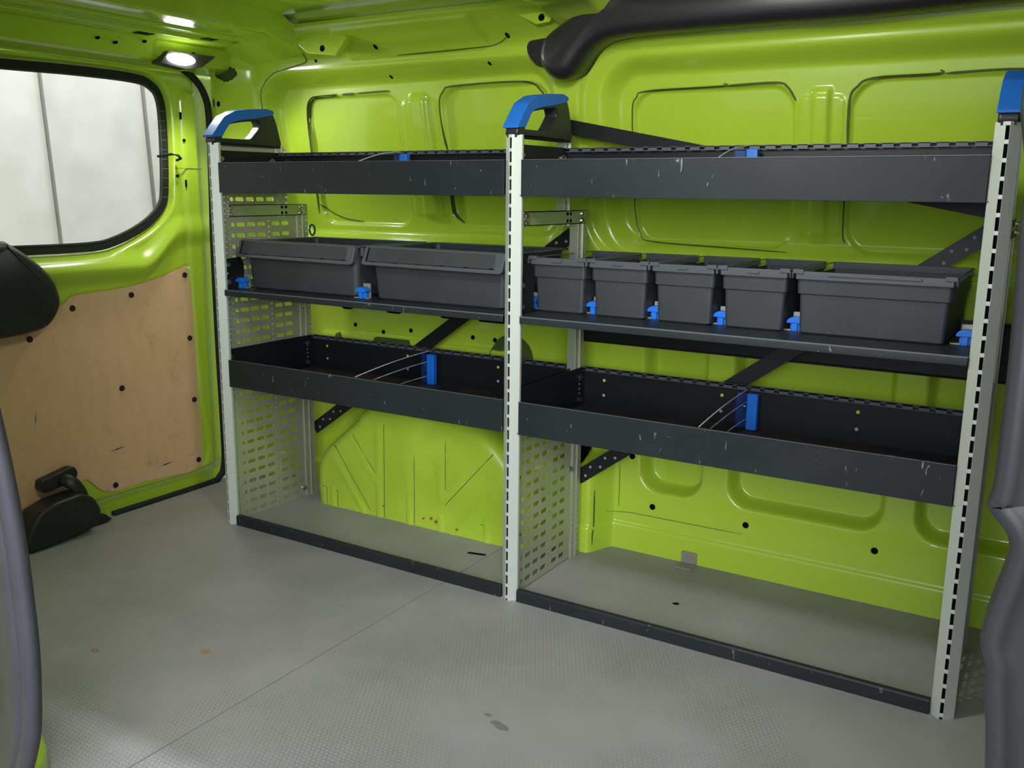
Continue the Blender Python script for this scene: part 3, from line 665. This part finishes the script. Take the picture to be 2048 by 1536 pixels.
def handle(X):
    """D-shaped carry grip: dark frame with a blue shell over its front and top"""
    out = round_poly([(-.010, 1.098), (-.010, 1.112), (.014, 1.140), (.036, 1.166), (.075, 1.184), (.12, 1.191), (.19, 1.197), (.216, 1.193), (.230, 1.165), (.249, 1.098)], .012, 4)
    inn_ = round_poly([(.024, 1.113), (.025, 1.116), (.036, 1.132), (.050, 1.149), (.066, 1.154), (.10, 1.160), (.158, 1.166), (.166, 1.150), (.150, 1.134), (.126, 1.113)], .006, 4)
    b = MB(); b.ring_prism(out, inn_, 'X', X - .0175, X + .0175)
    h = b.build('carry_handle', 'dark_plastic', rack, bevel=.006, seg=3)
    # blue shell
    sh = round_poly([(-.014, 1.113), (-.014, 1.118), (.010, 1.146), (.033, 1.171), (.074, 1.189), (.12, 1.196), (.19, 1.202), (.214, 1.198), (.220, 1.191), (.208, 1.1845), (.155, 1.1735), (.099, 1.1655), (.062, 1.157), (.046, 1.148), (.033, 1.132), (.022, 1.117)], .005, 3)
    b = MB(); b.prism(sh, 'X', X - .0195, X + .0195); b.build('blue_grip', 'blue_grip', h, bevel=.007, seg=3)['label'] = 'blue grip shell'
    b = MB(); b.prism([(-.008, 1.094), (.245, 1.094), (.245, 1.100), (-.008, 1.100)], 'X', X - .012, X + .012)
    b.build('handle_foot', 'rubber', h); return h
def bolt(X, y, z, parent, dirx=1):
    b = MB(); b.cyl((X, y, z), (X + dirx * .003, y, z), .0075, 12); b.cyl((X + dirx * .003, y, z), (X + dirx * .0085, y, z), .0050, 6)
    return b.build('bolt', 'bolt_steel', parent)
def boltf(x, Y, z, parent):
    b = MB(); b.cyl((x, Y, z), (x, Y - .003, z), .0075, 12); b.cyl((x, Y - .003, z), (x, Y - .008, z), .0050, 6)
    return b.build('bolt', 'bolt_steel', parent)

for X in (0.0, W1, XT):
    front_post(X); handle(X)
    upright(X, .312, .356, 0, .932); upright(X, .236, .272, .895, 1.10)
    cb = MB(); cb.box(X + .005, X + .008, .042, .345, .899, .932); cb.box(X - .012, X + .008, .042, .345, .930, .932); cb.box(X - .012, X + .008, .042, .345, .899, .901)
    c = cb.build('cross_rail', 'alu_bright', rack)
    for y in (.045, .326):
        for z in (.907, .924): bolt(X + .008, y, z, c)
    for y, z in ((.245, .907), (.245, .924), (.262, .907), (.262, .924)):
        MB().cyl((X + .008, y, z), (X + .0088, y, z), .0045, 10).build('punched_hole', 'hole_black', c)
side_panel(0.0, .004, .899, low_cols); side_panel(0.0, .932, 1.098, up_cols)
side_panel(W1, .004, .425, low_cols, zoff=.006); side_panel(XT, .004, .60, low_cols)

def tray(x0, x1, lip_b, lip_t, back_t, dep, lip_y=0.0):
    """sheet-steel tray with low front lip, tall sides and a notched back flange"""
    t = .0016; fz = lip_b + .003
    root = MB(); root.box(x0, x1, lip_y, dep, fz - t, fz)
    r = root.build('shelf_tray', 'tray_dust', rack)
    MB().box(x0 + .0155, x1 - .0125, lip_y - t - .0004, lip_y + .001, lip_t - .0002, lip_t + .0009).build('lip_edge', 'worn_edge', r)
    b = MB(); b.box(x0 + .0155, x1 - .0125, lip_y - t, lip_y, lip_b, lip_t); b.box(x0 + .0155, x1 - .0125, lip_y - t, lip_y + .010, lip_t - t, lip_t)
    b.build('front_lip', 'tray_paint', r, bevel=.0006)
    b = MB(); b.box(x0, x1, dep - t, dep, lip_b, back_t)
    b.build('back_wall', 'black_metal', r)
    # back flange: a rail with real notches
    b = MB(); b.box(x0, x1, dep - .004, dep + .002, back_t - .0015, back_t); b.box(x0, x1, dep - .014, dep - .0125, back_t - .010, back_t - .0085)
    p_ = .034; n = int((x1 - x0) / p_)
    for k in range(n): xx = x0 + .012 + k * p_; b.box(xx, xx + .022, dep - .0135, dep - .003, back_t - .010, back_t - .001)
    b.box(x0, x1, dep - .0135, dep - .001, back_t - .0025, back_t - .001)
    b.build('notched_rail', 'bin_rim_plastic', r)
    for xa in (x0, x1 - t):
        b = MB(); b.prism([(.006, lip_b), (.006, back_t - .004), (.02, back_t - .001), (dep - .001, back_t), (dep - .001, lip_b)], 'X', xa, xa + t); b.build('side_wall', 'black_metal', r)
    for y in (.022, dep - .030):
        for z in ((lip_b + .022, back_t - .024) if y > .1 else (back_t - .024,)): bolt(x0 + t, y, z, r)
    for k, fx in enumerate((.06, .38, .70)):
        for z in (back_t - .032, back_t - .072):
            if z > lip_b + .02: MB().cyl((x0 + fx, dep - .0005 - t, z), (x0 + fx, dep - t - .0009, z), .0042, 10).build('punched_hole', 'lime_paint_matt' if z > back_t - .05 else 'mark_pale', r)
    for q in range(4):
        MB().cyl((x0 + t, dep - .03, lip_b + .038 + q * .0125), (x0 + t + .0007, dep - .03, lip_b + .038 + q * .0125), .0024, 8).build('punched_hole', 'mark_pale', r)
    return r
G = .0235
for (a, b_) in ((0, W1), (W1, XT)):
    tray(a + .006, b_ - .010, .966, 1.0455, 1.081, .243)
    tray(a + .006, b_ - .010, .4185, .4965, .525, .362)
    # flat bin deck with rolled front edge
    r = MB().box(a + .006, b_ - .010, .004, .362, .6955, .6975).build('shelf_deck', 'tray_paint', rack)
    b = MB(); b.prism([(-.001, .6975), (-.0035, .694), (-.0035, .681), (-.001, .681), (-.0005, .693), (.006, .6955), (.006, .6975)], 'X', a + .0225, b_ - .0225); b.build('front_edge', 'tray_paint', r, bevel=.001)
    MB().box(a + .0225, b_ - .0225, -.0034, -.0008, .6955, .6983).build('lip_edge', 'worn_edge', r)
    for xa, sgn in ((a + .006, 1), (b_ - .0126, -1)):
        b = MB(); b.prism(round_poly([(.010, .697), (.010, .781), (.075, .786), (.085, .76), (.085, .697)], .006), 'X', xa, xa + .0026); k_ = b.build('end_bracket', 'black_metal', r)
        if sgn > 0:
            for z in (.716, .766): bolt(xa + .0026, .024, z, k_)
            MB().cyl((xa + .0026, .024, .741), (xa + .0033, .024, .741), .003, 8).build('punched_hole', 'mark_pale', k_)
    b = MB()
    for k in range(27): x = a + .03 + k * .034; b.box(x, x + .014, .132, .136, .6975, .6979)
    b.build('deck_slots', 'mark_dark', r)['kind'] = 'stuff'
    MB().box(a + .006, b_ - .010, .360, .362, .650, .72).build('deck_back_edge', 'black_metal', r)
    # toe strip on the floor
    b = MB(); b.prism([(-.004, 0), (-.004, .027), (-.001, .0305), (.010, .0305), (.012, .028), (.012, 0)], 'X', a + .0225, b_ - .0225); b.build('toe_strip', 'tray_paint', rack, bevel=.0012)
    c = MB(); c.cyl((a + .030, .036, .004), (a + .030, .036, .016), .008, 10); c.box(a + .012, a + .05, .02, .05, .001, .005); c.build('floor_anchor', 'bolt_steel', rack)

# diagonal flat bracing with punched ends
def strap(p, q, wd, y, holes=True, yq=None):
    yq = y if yq is None else yq; yb = (y + yq) / 2
    p = Vector(p); q = Vector(q); t = (q - p).normalized(); n_ = Vector((-t[1], t[0])) * wd / 2
    b = MB(); c4 = [(p - n_, y), (q - n_, yq), (q + n_, yq), (p + n_, y)]
    b.add([(c[0], yy, c[1]) for c, yy in c4] + [(c[0], yy + .003, c[1]) for c, yy in c4], [(0, 1, 2, 3), (7, 6, 5, 4), (0, 4, 5, 1), (1, 5, 6, 2), (2, 6, 7, 3), (3, 7, 4, 0)])
    o = b.build('brace_strap', 'black_metal', rack)
    if holes:
        for e, dr_, ye in ((p, 1, y), (q, -1, yq)):
            for k in range(5):
                c_ = e + t * dr_ * (.025 + k * .026) + n_ * (.35 if k % 2 else -.35)
                ys_ = ye + (yq - y) * dr_ * (.025 + k * .026) / (q - p).length
                MB().cyl((c_[0], ys_ + .001, c_[1]), (c_[0], ys_ - .0009, c_[1]), .0038, 10).build('punched_hole', 'mark_pale', o)
    return o
strap((-.005, .213), (.893, .866), .038, .364, True, .430); strap((.962, .213), (1.915, .915), .038, .364, True, .430)
strap((.862, 1.150), (1.93, .945), .036, .345, False)
def eye(x, y, z):
    b = MB(); b.tube([(x + .016 * math.cos(t) * .7, y, z + .016 * math.sin(t)) for t in np.linspace(0, 2 * math.pi, 16, endpoint=False)], circ(.003, 8), closed=True); b.build('lashing_ring', 'mark_dark', rack, smooth=True)
eye(.018, .36, .853)
# screws on the lower side panels
for X, y, z in ((W1, .040, .30), (W1, .040, .155), (W1, .300, .255), (0, .30, .03)): bolt(X + .001, y, z, rack)

# ------------------------------------------------------------------ bins
def shell(b, w_, d_, levels, inner, r_=.010):
    """stack of rounded-rect loops; then inner wall loops going down"""
    def loop(w2, d2, z, rr_):
        out = []
        for cx_, cy_, a0 in ((w2 / 2 - rr_, -d2 / 2 + rr_, -90), (w2 / 2 - rr_, d2 / 2 - rr_, 0), (-w2 / 2 + rr_, d2 / 2 - rr_, 90), (-w2 / 2 + rr_, -d2 / 2 + rr_, 180)):
            for k in range(4): t = math.radians(a0 + k * 30); out.append((cx_ + rr_ * math.cos(t), cy_ + rr_ * math.sin(t), z))
        return out
    vs = []; L_ = []
    for ins, z in levels + inner: vs += loop(w_ - 2 * ins, d_ - 2 * ins, z, r_)
    n = 16; k = len(levels) + len(inner)
    fs = [tuple(range(n - 1, -1, -1))] + [(i * n + j, i * n + (j + 1) % n, (i + 1) * n + (j + 1) % n, (i + 1) * n + j) for i in range(k - 1) for j in range(n)] + [tuple((k - 1) * n + j for j in range(n))]
    b.add(vs, fs)
def small_bin(w_, d_, h_, name='storage_bin'):
    root = empty(name)
    b = MB(); shell(b, w_, d_, [(.016, 0), (.013, .003), (.0095, h_ * .615), (.0055, h_ * .625), (.0045, h_ * .86)], [(.0065, h_ * .86), (.0155, .006)], .008)
    b.build('body', 'bin_plastic', root, bevel=.0008)
    # rim: downturned flange with stepped lugs
    rim = MB()
    for sx in (-1, 1): rim.box(min(sx * w_ / 2, sx * (w_ / 2 - .0065)), max(sx * w_ / 2, sx * (w_ / 2 - .0065)), -d_ / 2 + .004, d_ / 2 - .004, h_ * .955, h_ * .97)
    for sy in (-1, 1):
        y0, y1 = sorted((sy * (d_ / 2 + .003), sy * (d_ / 2 - .004)))
        rim.box(-w_ / 2 + .004, w_ / 2 - .004, y0, y1, h_ * .85, h_ * .975)
    rim.build('rim', 'bin_rim_plastic', root, bevel=.0012)
    nl = 1 if w_ < .2 else 3
    for sx in (-1, 1):
        lug = MB(); a0, a1 = sorted((sx * (w_ / 2 + .002), sx * (w_ / 2 - .019))); lug.box(a0, a1, -d_ / 2 - .006, -d_ / 2 + .004, h_ * .935, h_)
        a0, a1 = sorted((sx * (w_ / 2 + .0035), sx * (w_ / 2 + .0013))); lug.box(a0, a1, -d_ / 2 - .006, -d_ / 2 + .02, h_ * .86, h_ * .955)
        lug.build('rim_lug', 'bin_rim_plastic', root, bevel=.0008)
    lug = MB()
    if nl == 1: lug.box(-.012, .012, -d_ / 2 - .0065, -d_ / 2 - .002, h_ * .90, h_ * .935)
    else: lug.box(-w_ * .28, w_ * .30, -d_ / 2 - .0065, -d_ / 2 - .002, h_ * .915, h_ * .955)
    lug.build('rim_lug', 'bin_rim_plastic', root, bevel=.0008)
    return root
def place(o, x, y, z, label, group=None):
    o.location = (x, y, z); tag(o, label, 'bin', group); return o
proto = small_bin(.148, .318, .131)
place(proto, 1.033, .258, .698, 'narrow dark grey bin nearest the middle post in the second bay', 'narrow grey bins')
ords = ['second narrow dark grey bin to the right of the middle post', 'third narrow dark grey bin to the right of the middle post', 'narrow dark grey bin beside the wide bin']
for x, lab in zip((1.1875, 1.342, 1.4965), ords): place(copy_tree(proto), x, .258, .698, lab, 'narrow grey bins')
place(small_bin(.300, .318, .131, 'storage_bin'), 1.730, .258, .698, 'wide open dark grey bin beside the right post')
def long_bin():
    w_, d_, h_ = .440, .30, .140
    root = empty('storage_bin')
    b = MB(); shell(b, w_ - .016, d_, [(.018, 0), (.014, .004), (.006, h_ * .93)], [(.009, h_ * .93), (.018, .007)], .016); b.build('body', 'bin_plastic', root, bevel=.001)
    # canted label rail across the front
    yf = -d_ / 2
    out = [(-w_ / 2 + .010, h_ * .995), (w_ / 2 - .004, h_ * .975), (w_ / 2 - .010, h_ * .62), (-w_ / 2, h_ * .64)]
    def cant(pts, dy, s=0.0): return [(x, yf - .020 + (z - h_ * .62) * .22 + dy, z) for x, z in pts]
    rnd = round_poly(out[::-1], .010, 3); n = len(rnd)
    b = MB(); b.add(cant(rnd, 0) + cant(rnd, .016), [tuple(range(n)), tuple(range(2 * n - 1, n - 1, -1))] + [(i, i + n, (i + 1) % n + n, (i + 1) % n) for i in range(n)])
    rl = b.build('label_rail', 'bin_rim_plastic', root, bevel=.002)
    ins_ = [(-w_ / 2 + .020, h_ * .715), (w_ / 2 - .030, h_ * .70), (w_ / 2 - .030, h_ * .945), (-w_ / 2 + .024, h_ * .96)]
    b = MB(); b.add(cant(ins_, -.0012) + cant(ins_, .004), [(0, 1, 2, 3), (7, 6, 5, 4)] + [(i, i + 4, (i + 1) % 4 + 4, (i + 1) % 4) for i in range(4)]); b.build('label_slot', 'bin_plastic', rl, bevel=.0006)
    b = MB(); 
    for k in range(6):
        x = -w_ / 2 + .035 + k * .072; pts = [(x, h_ * .70), (x + .011, h_ * .70), (x + .011, h_ * .715), (x, h_ * .715)]
        b.add(cant(pts, -.0016), [(0, 1, 2, 3)])
    gp = [(-w_ / 2 + .018, h_ * .706), (w_ / 2 - .028, h_ * .694), (w_ / 2 - .028, h_ * .700), (-w_ / 2 + .018, h_ * .712)]
    b.add(cant(gp, -.0014), [(0, 1, 2, 3)])
    b.add(cant([(-w_ / 2 + .016, h_ * .712), (-w_ / 2 + .021, h_ * .712), (-w_ / 2 + .026, h_ * .965), (-w_ / 2 + .022, h_ * .965)], -.0014), [(0, 1, 2, 3)])
    b.build('drain_notches', 'hole_black', rl, solid=.0006)['kind'] = 'stuff'
    rim = MB()
    for sx in (-1, 1): a0, a1 = sorted((sx * (w_ / 2 - .004), sx * (w_ / 2 - .016))); rim.box(a0, a1, yf + .005, d_ / 2, h_ * .93, h_ * .965)
    rim.box(-w_ / 2 + .004, w_ / 2 - .004, d_ / 2 - .012, d_ / 2, h_ * .93, h_ * .965)
    rim.box(w_ / 2 - .005, w_ / 2 + .004, yf + .01, yf + .022, h_ * .78, h_ * .93)
    rim.build('rim', 'bin_rim_plastic', root, bevel=.0015); return root
lb = long_bin(); place(lb, .243, .212, .698, 'long dark grey bin with slanted label rail beside the left post', 'long grey bins')
place(copy_tree(lb), .704, .212, .698, 'long dark grey bin with slanted label rail just left of the middle post', 'long grey bins')

# ------------------------------------------------------------------ blue container stops
def stop():
    b = MB(); b.box(-.006, .006, -.006, .0, .0, .020)
    b.prism(round_poly([(-.017, .017), (-.014, .025), (-.006, .030), (.010, .030), (.017, .025), (.017, .017)], .003), 'Y', -.008, .016)
    b.box(-.010, .014, .0, .012, .0, .018)
    root = b.build('container_stop', 'blue_plastic', bevel=.0012)
    c = MB(); c.box(-.026, .022, .000, .012, .0, .003); c.box(-.010, .012, .020, .026, .0, .038); c.build('steel_foot', 'steel_clip', root, bevel=.0008); return root
sp0 = stop()
xs = [(.022, 'blue clip on the bin shelf at the left post'), (.470, 'blue clip between the two long bins'), (.940, 'blue clip at the foot of the first narrow bin by the middle post'), (1.110, 'blue clip between the first and second narrow bins'),
      (1.264, 'blue clip between the second and third narrow bins'), (1.419, 'blue clip between the third and fourth narrow bins'), (1.578, 'blue clip left of the wide bin'), (1.900, 'blue clip right of the wide bin')]
for i, (x, lab) in enumerate(xs):
    o = sp0 if i == 0 else copy_tree(sp0)
    o.location = (x, (.06 if i < 2 else .138), .6976); tag(o, lab, 'clip', 'blue container stops')

# ------------------------------------------------------------------ clear dividers with blue holders
def divider(X, z0, zt, dep, zf, label, w_=.05):
    root = empty('shelf_divider', (X, dep - .02, z0)); tag(root, label, 'divider', 'clear shelf dividers')
    pts = [(dep - .016, zt - .004)]
    for t in np.linspace(0, 1, 10): pts.append((dep - .02 - (dep - .04) * t, zt - .002 - (zt - zf) * (t ** 1.8)))
    pts += [(.012, z0), (dep - .016, z0)]
    MB().prism(pts, 'X', X - .001, X + .001).build('clear_sheet', 'acrylic', root)
    def curve(dz0, dz1, s0, r_=.0009):
        path = [(X, dep - .02 - (dep - .04) * t, zt - .002 - dz0 - (zt - zf) * (t ** 1.8) * s0) for t in np.linspace(0, 1, 12)]; return MB().tube(path, circ(r_, 6), up=(1, 0, 0))
    curve(0, 0, 1.0, .0013).build('sheet_edge', 'acrylic_edge', root)
    if zt - z0 > .09:
        curve(.030, 0, .9, .0011).build('sheet_groove', 'acrylic_edge', root); curve(.072, 0, .55, .0011).build('sheet_groove', 'acrylic_edge', root)
    b = MB(); b.box(X + .005, X + .030, dep - .034, dep - .0165, z0 + .001, zt - .008)
    b.build('holder', 'blue_plastic', root, bevel=.002)
    MB().box(X - .024, X + .004, dep - .020, dep - .016, z0 + .001, zt - .010).build('holder_flange', 'blue_dark', root, bevel=.001)
    MB().cyl((X - .002, dep - .032, zt - .04), (X + .0025, dep - .032, zt - .04), .0028, 10).build('rivet', 'bolt_steel', root)
    return root
divider(.476, .4225, .520, .360, .4965, 'clear curved divider with blue holder in the lower left tray')
divider(1.424, .4225, .520, .360, .4965, 'clear curved divider with blue holder in the lower right tray')
divider(.480, .970, 1.079, .241, 1.040, 'clear divider with blue holder in the top left tray')
divider(1.425, .970, 1.079, .241, 1.040, 'clear divider with blue holder in the top right tray')
